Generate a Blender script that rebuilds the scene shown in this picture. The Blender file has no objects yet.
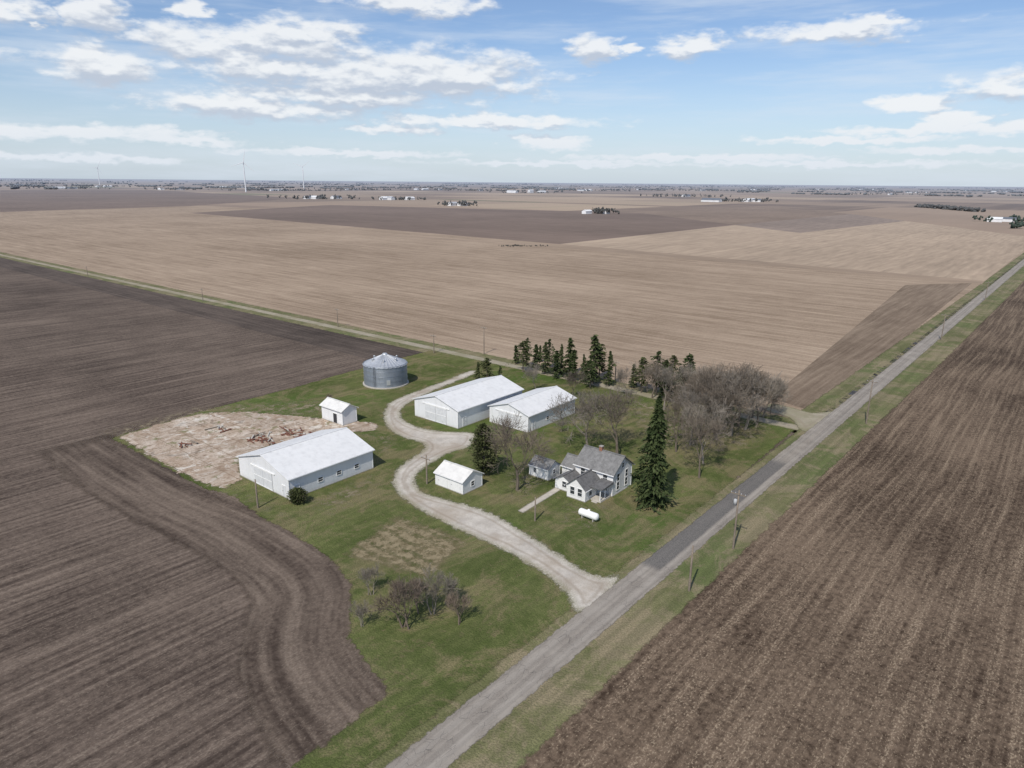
import bpy, math, random
import numpy as np
from mathutils import Vector, Matrix
random.seed(7); np.random.seed(7)
scene=bpy.context.scene
# ------------------------------------------------------------------ camera
H=55.0; F=700.0
PITCH=math.atan((384-182.0)/F); ROLL=math.radians(-0.5)
cam_d=bpy.data.cameras.new("camera"); cam=bpy.data.objects.new("camera",cam_d)
scene.collection.objects.link(cam); scene.camera=cam
cam_d.sensor_width=36; cam_d.lens=36*F/1024; cam_d.clip_start=0.5; cam_d.clip_end=200000
ROT=Matrix.Rotation(math.radians(90)-PITCH,3,'X')@Matrix.Rotation(-ROLL,3,'Z')
cam.matrix_world=Matrix.Translation((0,0,H))@ROT.to_4x4()
def ray(u,v): return (ROT@Vector(((u-512)/F,(384-v)/F,-1))).normalized()
def g(u,v):
    d=ray(u,v); t=-H/d.z
    return np.array([d.x*t,d.y*t])
def hgt(u,vb,vt):
    p=g(u,vb); d=ray(u,vt); t=math.hypot(*p)/math.hypot(d.x,d.y)
    return H+t*d.z
# farm axes (R along the road, L perpendicular to the left)
R=g(1024,262)-g(416,768); R/=np.linalg.norm(R); L=np.array([-R[1],R[0]])
ALPHA=math.atan2(R[1],R[0]); O=g(416,768)
def fa(p): d=np.array(p)-O; return float(d@R),float(d@L)
def fw(a,b): return O+a*R+b*L
# ------------------------------------------------------------------ node helper
class M:
    def __init__(s,name,world=False):
        if world: s.m=None
        else:
            s.m=bpy.data.materials.new(name); s.m.use_nodes=True
            s.nt=s.m.node_tree; s.nt.nodes.clear()
    def n(s,t,**k):
        nd=s.nt.nodes.new(t)
        for a,b in k.items(): setattr(nd,a,b)
        return nd
    def set(s,sock,v):
        if isinstance(v,bpy.types.NodeSocket): s.nt.links.new(v,sock)
        elif isinstance(v,(tuple,list)) and len(v)==3 and sock.type=='RGBA': sock.default_value=(*v,1)
        else: sock.default_value=v
    def math(s,op,a,b=0.0,c=0.0,clamp=False):
        nd=s.n('ShaderNodeMath',operation=op,use_clamp=clamp)
        s.set(nd.inputs[0],a); s.set(nd.inputs[1],b); s.set(nd.inputs[2],c); return nd.outputs[0]
    def vm(s,op,a,b=(0,0,0),c=None):
        nd=s.n('ShaderNodeVectorMath',operation=op); s.set(nd.inputs[0],a); s.set(nd.inputs[1],b)
        if c is not None: s.set(nd.inputs[2],c)
        return nd.outputs['Value'] if op in('LENGTH','DOT_PRODUCT','DISTANCE') else nd.outputs[0]
    def noise(s,vec,scale=1.0,detail=4,rough=0.55,dist=0.0):
        nd=s.n('ShaderNodeTexNoise'); s.set(nd.inputs['Vector'],vec)
        nd.inputs['Scale'].default_value=scale; nd.inputs['Detail'].default_value=detail
        nd.inputs['Roughness'].default_value=rough; nd.inputs['Distortion'].default_value=dist
        return nd.outputs[0]
    def mix(s,f,a,b,blend='MIX'):
        nd=s.n('ShaderNodeMix',data_type='RGBA',blend_type=blend)
        s.set(nd.inputs[0],f); s.set(nd.inputs[6],a); s.set(nd.inputs[7],b); return nd.outputs[2]
    def sm(s,v,lo,hi,a=0.0,b=1.0):
        nd=s.n('ShaderNodeMapRange',interpolation_type='SMOOTHSTEP'); s.set(nd.inputs[0],v)
        nd.inputs[1].default_value=lo; nd.inputs[2].default_value=hi; nd.inputs[3].default_value=a; nd.inputs[4].default_value=b
        return nd.outputs[0]
    def ramp(s,f,stops):
        nd=s.n('ShaderNodeValToRGB'); cr=nd.color_ramp
        while len(cr.elements)<len(stops): cr.elements.new(0.5)
        for e,(p,c) in zip(cr.elements,stops): e.position=p; e.color=(*c,1)
        s.set(nd.inputs[0],f); return nd.outputs[0]
    def pos(s): return s.n('ShaderNodeNewGeometry').outputs['Position']
    def obj(s): return s.n('ShaderNodeTexCoord').outputs['Object']
    def farm(s):
        nd=s.n('ShaderNodeMapping'); s.set(nd.inputs[0],s.vm('SUBTRACT',s.pos(),(O[0],O[1],0))); nd.inputs['Rotation'].default_value=(0,0,-ALPHA)
        return nd.outputs[0]
    def attr(s,name): return s.n('ShaderNodeAttribute',attribute_name=name).outputs['Fac']
    def xyz(s,v):
        nd=s.n('ShaderNodeSeparateXYZ'); s.set(nd.inputs[0],v); return nd.outputs
    def comb(s,x,y,z=0.0):
        nd=s.n('ShaderNodeCombineXYZ'); s.set(nd.inputs[0],x); s.set(nd.inputs[1],y); s.set(nd.inputs[2],z); return nd.outputs[0]
    def haze(s,col,dist=10000.0,hz=(0.32,0.37,0.45),mx=0.8):  # aerial haze painted into the base colour, stronger with distance from the origin
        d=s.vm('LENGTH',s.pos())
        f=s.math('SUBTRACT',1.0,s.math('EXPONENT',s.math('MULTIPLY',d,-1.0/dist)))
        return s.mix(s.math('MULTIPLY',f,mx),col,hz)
    def out(s,col,rough=0.9,bump=None,bs=0.3,bd=0.1,alpha=None,spec=0.2,metal=0.0,trans=0.0):
        b=s.n('ShaderNodeBsdfPrincipled'); s.set(b.inputs['Base Color'],col); s.set(b.inputs['Roughness'],rough)
        b.inputs['Specular IOR Level'].default_value=spec; b.inputs['Metallic'].default_value=metal
        if bump is not None:
            bn=s.n('ShaderNodeBump'); bn.inputs['Strength'].default_value=bs; bn.inputs['Distance'].default_value=bd
            s.set(bn.inputs['Height'],bump); s.nt.links.new(bn.outputs[0],b.inputs['Normal'])
        o=s.n('ShaderNodeOutputMaterial'); sh=b.outputs[0]
        if alpha is not None:
            tr=s.n('ShaderNodeBsdfTransparent'); mx=s.n('ShaderNodeMixShader')
            s.set(mx.inputs[0],alpha); s.nt.links.new(tr.outputs[0],mx.inputs[1]); s.nt.links.new(sh,mx.inputs[2]); sh=mx.outputs[0]
        s.nt.links.new(sh,o.inputs[0]); return s.m
def dmat(m,col,alpha=None,bump=None,bs=0.5,bd=0.1):
    """plain diffuse surface (soil, grass, gravel)"""
    b=m.n('ShaderNodeBsdfDiffuse'); m.set(b.inputs['Color'],col)
    if bump is not None:
        bn=m.n('ShaderNodeBump'); bn.inputs['Strength'].default_value=bs; bn.inputs['Distance'].default_value=bd
        m.set(bn.inputs['Height'],bump); m.nt.links.new(bn.outputs[0],b.inputs['Normal'])
    o=m.n('ShaderNodeOutputMaterial'); sh=b.outputs[0]
    if alpha is not None:
        tr=m.n('ShaderNodeBsdfTransparent'); mx=m.n('ShaderNodeMixShader')
        m.set(mx.inputs[0],alpha); m.nt.links.new(tr.outputs[0],mx.inputs[1]); m.nt.links.new(sh,mx.inputs[2]); sh=mx.outputs[0]
    m.nt.links.new(sh,o.inputs[0]); return m.m
# ------------------------------------------------------------------ ground materials
def field_mat(name,dark,light,axis='x',spacing=0.9,resid=(0.40,0.32,0.22),ramt=0.25,uv=None,rowamt=0.9,passamt=1.1,blot=0.02,contrast=1.0,far=False,cl=1.0):
    m=M(name); fv=m.farm()
    x=m.xyz(m.n('ShaderNodeTexCoord').outputs['UV']) if uv else m.xyz(fv)
    ax,ay=(x[0],x[1]) if axis=='x' else (x[1],x[0])
    wob=m.noise(fv,0.012,1)
    ay2=m.math('MULTIPLY_ADD',wob,3.0,ay)
    r1=m.noise(m.comb(m.math('MULTIPLY',ax,0.03),m.math('MULTIPLY',ay2,0.9/spacing)),1.0,2,0.65)
    r2=m.noise(m.comb(m.math('MULTIPLY',ax,0.003),m.math('MULTIPLY',ay2,0.16)),1.0,2,0.6)
    bl=m.noise(fv,blot,3,0.6)
    k=[(r1,rowamt*1.6),(r2,rowamt*passamt),(bl,1.5)]
    if not far:
        clod=m.noise(fv,1.1,4,0.75); k+=[(clod,1.3*cl)]; k+=[(m.noise(fv,0.15,3,0.65),0.7)]
    s=0.5-sum(w for _,w in k)*0.5*contrast
    for sk,w in k: s=m.math('MULTIPLY_ADD',sk,w*contrast,s)
    s=m.math('ADD',s,0.0,clamp=True)
    col=m.mix(s,dark,light)
    if not far:
        fl=m.noise(m.vm('MULTIPLY',fv,(2.6,4.2,1) if axis=='x' else (4.2,2.6,1)),1.0,2,0.8)
        t=m.math('MULTIPLY_ADD',r1,0.45,fl)
        col=m.mix(m.sm(t,0.76,0.92,0.0,ramt),col,resid)
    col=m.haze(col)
    al=None
    if uv:
        e=m.math('ADD',x[1],m.math('MULTIPLY',m.noise(fv,0.12,3,0.6),5.0)); al=m.math('MULTIPLY',m.sm(e,uv,uv+2.0,1.0,0.0),m.sm(x[0],2,9))
    bm=None if far else m.noise(m.vm('MULTIPLY',fv,(0.5,1.3,1) if axis=='x' else (1.3,0.5,1)),1.0,2,0.75)
    return dmat(m,col,al,bm,0.8,0.25)
def edge_alpha(m,vec,amp,scale=0.4,soft=0.25):
    e=m.math('MULTIPLY_ADD',m.noise(vec,scale,5,0.75),amp,m.math('SUBTRACT',m.attr('sd'),0.5*amp))
    return m.sm(e,-soft,soft,1.0,0.0)
def grass_mat(name,c1,c2,dry,dryamt=0.5,amp=2.5,along=False,lush=(0.085,0.145,0.032)):
    m=M(name); fv=m.farm()
    a=m.noise(fv,0.045,4,0.65); b=m.noise(fv,0.55,5,0.78); c=m.noise(fv,4.0,2,0.7)
    f=m.math('SUBTRACT',m.math('MULTIPLY_ADD',b,0.75,m.math('MULTIPLY',a,0.9)),0.32)
    col=m.mix(m.sm(f,0.3,0.72),c1,c2)
    lu=m.noise(fv,0.028,3,0.6,0.5); col=m.mix(m.sm(lu,0.50,0.62,0,0.6),col,lush)
    d=m.noise(fv,0.09,6,0.76,0.8)
    col=m.mix(m.sm(d,0.46,0.60,0.0,dryamt),col,dry)
    d2=m.noise(fv,0.4,5,0.82)
    col=m.mix(m.sm(d2,0.53,0.66,0.0,dryamt),col,tuple(t*0.85 for t in dry))
    st=m.noise(m.vm('MULTIPLY',fv,(0.02,0.7,1)),1.0,2)
    col=m.mix(m.sm(st,0.38,0.62,0.0,0.25),col,(0.045,0.058,0.024))
    col=m.mix(m.sm(c,0.3,0.7,0.0,0.42),col,(0.045,0.050,0.022))
    if along: col=m.haze(col)
    return dmat(m,col,edge_alpha(m,fv,amp),c,0.8,0.2)
mat_yard=grass_mat("yard_grass",(0.080,0.105,0.032),(0.170,0.182,0.072),(0.245,0.200,0.115),0.72,3.2)
mat_verge=grass_mat("verge_grass",(0.140,0.145,0.062),(0.225,0.21,0.11),(0.31,0.25,0.165),0.8,2.4,True,(0.13,0.17,0.06))
mat_left=field_mat("tilled_soil",(0.056,0.042,0.034),(0.172,0.133,0.106),'x',0.8,(0.28,0.23,0.18),0.4,rowamt=1.05,passamt=0.6,cl=1.35)
mat_leftdark=field_mat("tilled_soil_dark",(0.048,0.038,0.032),(0.130,0.102,0.084),'y',0.9,(0.24,0.20,0.16),0.25,passamt=0.8)
mat_head=field_mat("headland_soil",(0.054,0.040,0.032),(0.18,0.14,0.11),'x',1.7,(0.28,0.23,0.18),0.35,uv=14.5,rowamt=1.1,cl=1.1)
mat_right=field_mat("chisel_soil",(0.048,0.033,0.023),(0.172,0.126,0.089),'x',0.95,(0.38,0.30,0.21),0.65,contrast=1.05,passamt=0.4,rowamt=0.7,cl=2.1)
mat_stub=field_mat("corn_stubble",(0.215,0.158,0.110),(0.375,0.290,0.212),'y',1.5,(0.50,0.40,0.29),0.35,blot=0.008,rowamt=1.0,passamt=1.2)
mat_strip=field_mat("tilled_strip",(0.13,0.095,0.068),(0.25,0.192,0.14),'x',1.2,(0.36,0.29,0.21),0.3)
def far_mat(n,c,k=0.25,ax='y'):
    return field_mat(n,tuple(t*(1-k) for t in c),tuple(t*(1+k) for t in c),ax,4.0,blot=0.004,far=True)
mf=[far_mat("far_field_dark",(0.172,0.128,0.102)),far_mat("far_field_tan",(0.285,0.217,0.158)),far_mat("far_field_brown",(0.21,0.158,0.12),ax='x'),far_mat("far_field_pale",(0.36,0.28,0.205),ax='x'),far_mat("far_field_green",(0.12,0.145,0.07)),far_mat("far_field_grey",(0.235,0.185,0.15),ax='x')]
def ground_mat():
    m=M("distant_farmland"); fv=m.farm(); x=m.xyz(fv)
    def cells(sx,sy,seed,offs):
        row=m.math('FLOOR',m.math('MULTIPLY',x[1],1/sy))
        xs=m.math('ADD',m.math('MULTIPLY',x[0],1/sx),m.math('MULTIPLY',m.math('FRACT',m.math('MULTIPLY',row,0.377)),offs))
        w=m.n('ShaderNodeTexWhiteNoise',noise_dimensions='3D'); m.set(w.inputs['Vector'],m.comb(m.math('FLOOR',xs),row,seed)); return w.outputs['Value']
    c=cells(410,800,3.0,0.5)
    big=cells(820,400,8.0,0.0)
    v=m.math('ADD',m.math('MULTIPLY',c,0.65),m.math('MULTIPLY',big,0.35))
    col=m.ramp(v,[(0.0,(0.095,0.072,0.060)),(0.25,(0.16,0.12,0.095)),(0.42,(0.32,0.24,0.175)),(0.55,(0.14,0.105,0.085)),(0.66,(0.40,0.31,0.22)),(0.80,(0.20,0.15,0.115)),(0.90,(0.12,0.15,0.07))])
    st=m.noise(m.vm('MULTIPLY',fv,(0.001,0.02,1)),1.0,2)
    bl=m.noise(fv,0.004,4,0.6)
    col=m.mix(m.sm(m.math('ADD',st,bl),0.7,1.3,0.0,0.5),col,(0.33,0.25,0.185))
    fr=m.math('FRACT',m.math('ADD',m.math('MULTIPLY',x[1],1/1600),0.4))
    col=m.mix(m.sm(fr,0.994,0.996,0,0.8),col,(0.24,0.24,0.15))
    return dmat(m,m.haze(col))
# ------------------------------------------------------------------ mesh helpers
def mesh_obj(name,V,Fc,mat=None,smooth=False,parent=None,uv=None):
    me=bpy.data.meshes.new(name); me.from_pydata([tuple(map(float,v)) for v in V],[],[tuple(map(int,f)) for f in Fc]); me.update()
    if smooth: me.polygons.foreach_set('use_smooth',[True]*len(me.polygons))
    ob=bpy.data.objects.new(name,me); scene.collection.objects.link(ob)
    if mat: me.materials.append(mat)
    if parent: ob.parent=parent
    return ob
def sdf(P,poly):
    P=np.asarray(P); poly=np.asarray(poly); D=np.full(len(P),1e9); ins=np.zeros(len(P),bool)
    for i in range(len(poly)):
        a=poly[i]; b=poly[(i+1)%len(poly)]; ab=b-a; ap=P-a
        t=np.clip((ap@ab)/(ab@ab+1e-12),0,1); d=np.linalg.norm(ap-t[:,None]*ab,axis=1); D=np.minimum(D,d)
        c=((a[1]>P[:,1])!=(b[1]>P[:,1]))
        with np.errstate(divide='ignore',invalid='ignore'):
            xx=(b[0]-a[0])*(P[:,1]-a[1])/(b[1]-a[1]+1e-12)+a[0]
        ins^=(c&(P[:,0]<xx))
    return np.where(ins,-D,D)
def smooth_poly(pts,n=6,closed=True):
    pts=[np.array(p,float) for p in pts]; N=len(pts); out=[]
    rng=range(N) if closed else range(N-1)
    for i in rng:
        if closed: p0,p1,p2,p3=pts[i-1],pts[i],pts[(i+1)%N],pts[(i+2)%N]
        else: p0,p1,p2,p3=pts[max(i-1,0)],pts[i],pts[i+1],pts[min(i+2,N-1)]
        for k in range(n):
            t=k/n; out.append(0.5*((2*p1)+(-p0+p2)*t+(2*p0-5*p1+4*p2-p3)*t*t+(-p0+3*p1-3*p2+p3)*t**3))
    if not closed: out.append(pts[-1])
    return np.array(out)
def sheet(name,poly,res,mat,z,pad=2.0):
    poly=np.array(poly); 
    Q=np.stack([(poly-O)@R,(poly-O)@L],1)
    lo=Q.min(0)-pad; hi=Q.max(0)+pad
    nx=int((hi[0]-lo[0])/res)+2; ny=int((hi[1]-lo[1])/res)+2
    X,Y=np.meshgrid(lo[0]+np.arange(nx)*res,lo[1]+np.arange(ny)*res,indexing='ij')
    P=np.stack([X.ravel(),Y.ravel()],1); sd=sdf(P,Q)
    idx=np.arange(nx*ny).reshape(nx,ny)
    q=np.stack([idx[:-1,:-1],idx[1:,:-1],idx[1:,1:],idx[:-1,1:]],-1).reshape(-1,4)
    q=q[sd[q].min(1)<pad]
    used=np.unique(q); mp=-np.ones(nx*ny,int); mp[used]=np.arange(len(used))
    W=O+P[used,0:1]*R+P[used,1:2]*L
    V=np.concatenate([W,np.full((len(used),1),z)],1)
    ob=mesh_obj(name,V,mp[q],mat)
    at=ob.data.attributes.new('sd','FLOAT','POINT'); at.data.foreach_set('value',sd[used].astype(np.float32))
    return ob
def flat(name,pts,mat,z):
    return mesh_obj(name,[(p[0],p[1],z) for p in pts],[list(range(len(pts)))],mat)
# ------------------------------------------------------------------ ground
cs=[-80000,-30000,-10000,-4000,-1500,-600,-200,0,200,600,1500,4000,10000,30000,80000]
V=[(x,y,-0.06) for x in cs for y in cs]; n=len(cs)
Fq=[(i*n+j,(i+1)*n+j,(i+1)*n+j+1,i*n+j+1) for i in range(n-1) for j in range(n-1)]
mesh_obj("ground",V,Fq,ground_mat())
AC=fa(g(430,348))[0]       # cross road position
RW=(fa(g(385,768))[1]-fa(g(447,768))[1])/2
flat("field",[fw(-600,0),fw(AC,0),fw(AC,1500),fw(-600,1500)],mat_left,0.0)
flat("field",[fw(AC-24,30),fw(AC-6,30),fw(AC-6,1500),fw(AC-24,1500)],mat_leftdark,0.01)
flat("field",[fw(-600,-900),fw(1400,-900),fw(1400,0),fw(-600,0)],mat_right,0.005)
flat("field",[fw(AC,0),fw(AC+620,0),fw(AC+620,1500),fw(AC,1500)],mat_stub,0.002)
flat("field",[g(*p) for p in[(770,398),(905,285),(972,283),(815,412)]],mat_strip,0.012)
def farf(pts,mi,z=0.02): flat("field",[g(*p) for p in pts],mf[mi],z)
farf([(190,213),(330,205),(640,213),(735,225),(560,244)],0,0.03)
farf([(560,244),(735,225),(850,214),(1024,236),(1024,250),(985,281)],3,0.03)
farf([(0,212),(0,190),(150,190),(300,198),(190,206)],0,0.03)
farf([(640,213),(735,225),(850,214),(760,206)],2,0.03)
farf([(375,235),(560,244),(985,281),(982,284),(548,247)],1,0.035)
farf([(735,225),(850,214),(905,221),(800,233)],5,0.036)
# ribbon of headland passes round the yard
hp=[(95,432),(125,450),(160,470),(205,493),(262,517),(300,538),(335,562),(351,587),(350,615),(352,640),(368,668),(392,694),(416,720)]
hc=smooth_poly([g(*p) for p in hp],8,False)
V=[];Fc=[];UV=[];ln=0
for i,p in enumerate(hc):
    t=hc[min(i+1,len(hc)-1)]-hc[max(i-1,0)]; t/=np.linalg.norm(t); nrm=np.array([t[1],-t[0]])
    if i: ln+=np.linalg.norm(hc[i]-hc[i-1])
    for k in range(8):
        w=-3+k*3.2; q=p+nrm*w; V.append((q[0],q[1],0.014+0.0005*k)); UV.append((ln,w))
for i in range(len(hc)-1):
    for k in range(7): Fc.append((i*8+k,i*8+k+1,(i+1)*8+k+1,(i+1)*8+k))
hb=mesh_obj("headland",V,Fc,mat_head); uvl=hb.data.uv_layers.new(name="UVMap")
for lp in hb.data.loops: uvl.data[lp.index].uv=UV[lp.vertex_index]
# yard grass
yard=[(285,772),(345,728),(390,692),(370,668),(350,640),(350,615),(351,587),(335,562),(300,538),(262,517),(232,495),(205,489),(160,464),(112,438),(203,411),(300,386),(370,366),(437,349),(530,368),(620,388),(720,409),(800,424),(700,512),(600,597),(500,678),(400,760),(385,775)]
sheet("lawn",[g(*p) for p in yard],1.2,mat_yard,0.035)
# verges
b2=fa(g(515,768))[1]
sheet("grass_verge",[fw(-40,0),fw(-40,b2),fw(60,b2-0.5),fw(200,b2-2.0),fw(420,b2-3),fw(900,b2-3),fw(900,0)],2.0,mat_verge,0.020)
sheet("grass_verge",[fw(AC+5,0),fw(AC+5,9),fw(AC+15,8.5),fw(AC+300,7.5),fw(900,7.5),fw(900,0)],2.0,mat_verge,0.020)
sheet("grass_verge",[fw(-40,RW-0.5),fw(-40,RW+1.3),fw(AC,RW+1.8),fw(AC,RW-0.5)],1.0,mat_verge,0.045,1.5)
sheet("grass_verge",[fw(AC-6,5),fw(AC-6,800),fw(AC+6,800),fw(AC+6,5)],2.0,mat_verge,0.026)
# roads
def road_mat():
    m=M("worn_asphalt"); fv=m.farm(); x=m.xyz(fv)
    c=m.noise(fv,0.25,4,0.6); f=m.noise(fv,8,3,0.7); s=m.noise(m.vm('MULTIPLY',fv,(0.02,1.4,1)),1,3)
    col=m.mix(m.sm(c,0.3,0.7),(0.225,0.198,0.168),(0.31,0.278,0.238))
    col=m.mix(m.sm(s,0.4,0.62,0,0.5),col,(0.155,0.138,0.12))
    # pale wheel paths and a darker, oilier centre
    wp=m.math('ABSOLUTE',m.math('SUBTRACT',m.math('ABSOLUTE',x[1]),1.15)); col=m.mix(m.sm(wp,0.15,0.6,0.3,0.0),col,(0.36,0.33,0.29))
    pa=m.math('MULTIPLY',m.sm(x[0],47,49),m.sm(x[0],100,104,1,0)); pb=m.sm(m.math('ADD',x[1],m.math('MULTIPLY',m.noise(fv,0.5,3),0.6)),-0.7,-0.2,0.0,0.85)
    col=m.mix(m.math('MULTIPLY',pa,pb),col,(0.085,0.083,0.082))
    cr=m.n('ShaderNodeTexVoronoi',feature='DISTANCE_TO_EDGE'); m.set(cr.inputs['Vector'],m.vm('MULTIPLY',fv,(0.12,0.3,1))); 
    dv=m.math('ADD',cr.outputs['Distance'],m.math('MULTIPLY',m.math('SUBTRACT',c,0.5),0.06))
    col=m.mix(m.sm(dv,0.0,0.02,0.65,0.0),col,(0.06,0.058,0.055))
    col=m.mix(m.sm(f,0.35,0.7,0,0.35),col,(0.36,0.33,0.29))
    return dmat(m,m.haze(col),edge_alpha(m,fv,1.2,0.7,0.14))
sheet("road",[fw(-45,-RW),fw(1800,-RW),fw(1800,RW),fw(-45,RW)],1.8,road_mat(),0.060,1.8)
def gravel_mat(name,c1,c2,dirt,amp):
    m=M(name); fv=m.farm()
    a=m.noise(fv,0.3,5,0.7); f=m.noise(fv,5,3,0.8); b=m.noise(fv,0.09,4,0.65)
    col=m.mix(m.sm(a,0.3,0.7),c1,c2); col=m.mix(m.sm(b,0.46,0.64,0,0.7),col,dirt)
    col=m.mix(m.sm(f,0.45,0.75,0,0.5),col,(0.22,0.20,0.17))
    sd=m.attr('sd')
    tr=m.sm(m.math('ABSOLUTE',m.math('ADD',m.math('MULTIPLY_ADD',a,0.8,sd),1.3)),0.0,0.5,0.45,0.0); col=m.mix(tr,col,(0.25,0.205,0.155))
    ed=m.sm(sd,-1.6,0.3,0.0,0.75); col=m.mix(m.math('MULTIPLY',ed,m.sm(f,0.35,0.55)),col,(0.16,0.155,0.07))
    return dmat(m,col,edge_alpha(m,fv,amp,0.5,0.4))
mat_gravel=gravel_mat("limestone_gravel",(0.41,0.375,0.33),(0.58,0.54,0.48),(0.35,0.295,0.235),3.2)
mat_gr2=gravel_mat("road_gravel",(0.30,0.27,0.21),(0.38,0.34,0.27),(0.24,0.22,0.14),2.0)
drive=[(600,606),(575,610),(566,592),(540,571),(505,551),(470,535),(435,518),(405,500),(394,485),(397,470),(412,458),(424,450),(422,443),(402,437),(388,428),(384,415),(390,403),(410,394),(440,383),(470,371),(474,374),(445,386),(420,397),(405,406),(400,415),(408,423),(428,430),(450,432),(474,434),(470,446),(452,452),(434,461),(418,473),(415,484),(426,494),(455,502),(490,513),(520,530),(550,549),(578,567),(600,577),(618,578)]
sheet("driveway",smooth_poly([g(*p) for p in drive],4),0.8,mat_gravel,0.050)
sheet("gravel_road",[fw(AC-2,-RW+0.4),fw(AC-2.2,800),fw(AC+2.2,800),fw(AC+2,-RW+0.4)],1.5,mat_gr2,0.040)
sheet("gravel_road",smooth_poly([g(*p) for p in[(765,410),(790,418),(806,432),(835,412),(812,413),(775,404)]],4),0.8,mat_gr2,0.054)
# concrete slab of the former barn
def slab_mat():
    m=M("old_concrete"); fv=m.farm(); x=m.xyz(fv)
    a=m.noise(fv,0.16,6,0.7); b=m.noise(fv,0.6,6,0.75); f=m.noise(fv,3,3,0.8)
    col=m.mix(m.sm(a,0.35,0.65),(0.40,0.31,0.235),(0.55,0.475,0.395))
    col=m.mix(m.sm(b,0.46,0.62,0,0.7),col,(0.22,0.155,0.108))
    col=m.mix(m.sm(m.noise(fv,0.35,5,0.7,1.0),0.54,0.62,0,0.75),col,(0.66,0.62,0.55))
    for ax,sp,off in((0,5.3,0.2),(1,6.1,0.4)):
        fr=m.math('FRACT',m.math('ADD',m.math('MULTIPLY',m.math('ADD',x[ax],m.math('MULTIPLY',b,0.5)),1/sp),off))
        e=m.math('ABSOLUTE',m.math('SUBTRACT',fr,0.5)); col=m.mix(m.sm(e,0.475,0.49,0,0.6),col,(0.17,0.125,0.085))
    w=m.n('ShaderNodeTexWhiteNoise',noise_dimensions='2D'); m.set(w.inputs['Vector'],m.comb(m.math('FLOOR',m.math('MULTIPLY',x[0],1/10.6)),m.math('FLOOR',m.math('MULTIPLY',x[1],1/12.2))))
    col=m.mix(m.sm(w.outputs['Value'],0.2,0.9,0,0.4),col,(0.23,0.165,0.115))
    col=m.mix(m.sm(f,0.48,0.75,0,0.6),col,(0.16,0.12,0.09))
    st=m.noise(fv,0.13,5,0.72,1.2); col=m.mix(m.sm(st,0.58,0.67,0,0.6),col,(0.12,0.09,0.068))
    g2=m.noise(fv,0.25,6,0.75); col=m.mix(m.sm(g2,0.56,0.64,0,0.8),col,(0.14,0.145,0.06))
    return dmat(m,col,edge_alpha(m,fv,5.0,0.3,0.3))
slab=[(120,437),(160,424),(203,413),(250,412),(300,417),(335,419),(378,424),(374,431),(335,433),(300,440),(262,448),(240,460),(240,480),(225,489),(205,484),(160,462)]
sheet("concrete_slab",[g(*p) for p in slab],0.8,slab_mat(),0.075)
def flatmat(name,c,v=0.25,sc=2.0,rough=0.7,amp=None,spec=0.3,metal=0.0):
    m=M(name); p=m.pos() if amp is not None else m.obj()
    a=m.noise(p,sc,4,0.65); col=m.mix(m.sm(a,0.25,0.75),tuple(t*(1-v) for t in c),tuple(min(1,t*(1+v)) for t in c))
    return m.out(col,rough,a,0.15,0.02,alpha=None if amp is None else edge_alpha(m,p,amp),spec=spec,metal=metal)
mat_conc=flatmat("concrete",(0.46,0.43,0.38),0.15)
sheet("sidewalk",[g(*p) for p in[(518,511),(523,513),(562,489),(558,486)]],0.4,flatmat("path_concrete",(0.45,0.41,0.35),0.15,1.0,0.9,0.3),0.056,0.6)
# garden plot of dead stalks and worn, bare ground around the yard
def garden_mat():
    m=M("garden_residue"); fv=m.farm(); x=m.xyz(fv); f=m.noise(fv,0.7,5,0.8); big=m.noise(fv,0.12,3)
    rr=m.math('SINE',m.math('MULTIPLY_ADD',f,2.0,m.math('MULTIPLY_ADD',big,4.0,m.math('MULTIPLY',x[0],2*math.pi/2.1))))
    col=m.mix(m.sm(f,0.35,0.65),(0.165,0.135,0.078),(0.31,0.255,0.165))
    t=m.math('MULTIPLY_ADD',rr,0.10,m.math('MULTIPLY_ADD',f,1.1,m.math('MULTIPLY',big,0.45)))
    al=m.math('MULTIPLY',edge_alpha(m,fv,4.0,0.3,0.8),m.sm(t,0.56,0.90,0.22,0.85))
    return dmat(m,col,al)
sheet("garden_plot",[g(*p) for p in[(348,554),(398,518),(466,541),(426,577)]],1.0,garden_mat(),0.044)
def worn_mat():
    m=M("worn_ground"); fv=m.farm(); f=m.noise(fv,0.5,6,0.8)
    col=m.mix(m.sm(f,0.35,0.65),(0.17,0.135,0.085),(0.32,0.27,0.19))
    return dmat(m,col,m.math('MULTIPLY',m.sm(m.attr('sd'),-6,0.5,1,0),m.sm(f,0.45,0.60,0,0.75)))
WM=worn_mat()
for pl in ([(338,428),(400,434),(402,450),(374,462),(372,444)],[(205,492),(240,486),(292,508),(300,530),(262,516)],[(118,442),(90,432),(200,404),(330,398),(370,414),(300,418),(205,416)],[(355,640),(372,640),(396,694),(340,735),(300,765),(300,750),(380,688)],[(440,438),(520,412),(535,440),(470,452)],[(620,395),(780,425),(760,450),(640,450)],[(500,460),(560,450),(560,475),(530,505),(500,500)],[(292,503),(375,470),(390,490),(330,520)],[(560,500),(620,500),(600,540),(550,520)]):
    sheet("worn_ground",[g(*p) for p in pl],1.2,WM,0.041,1.0)
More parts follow.
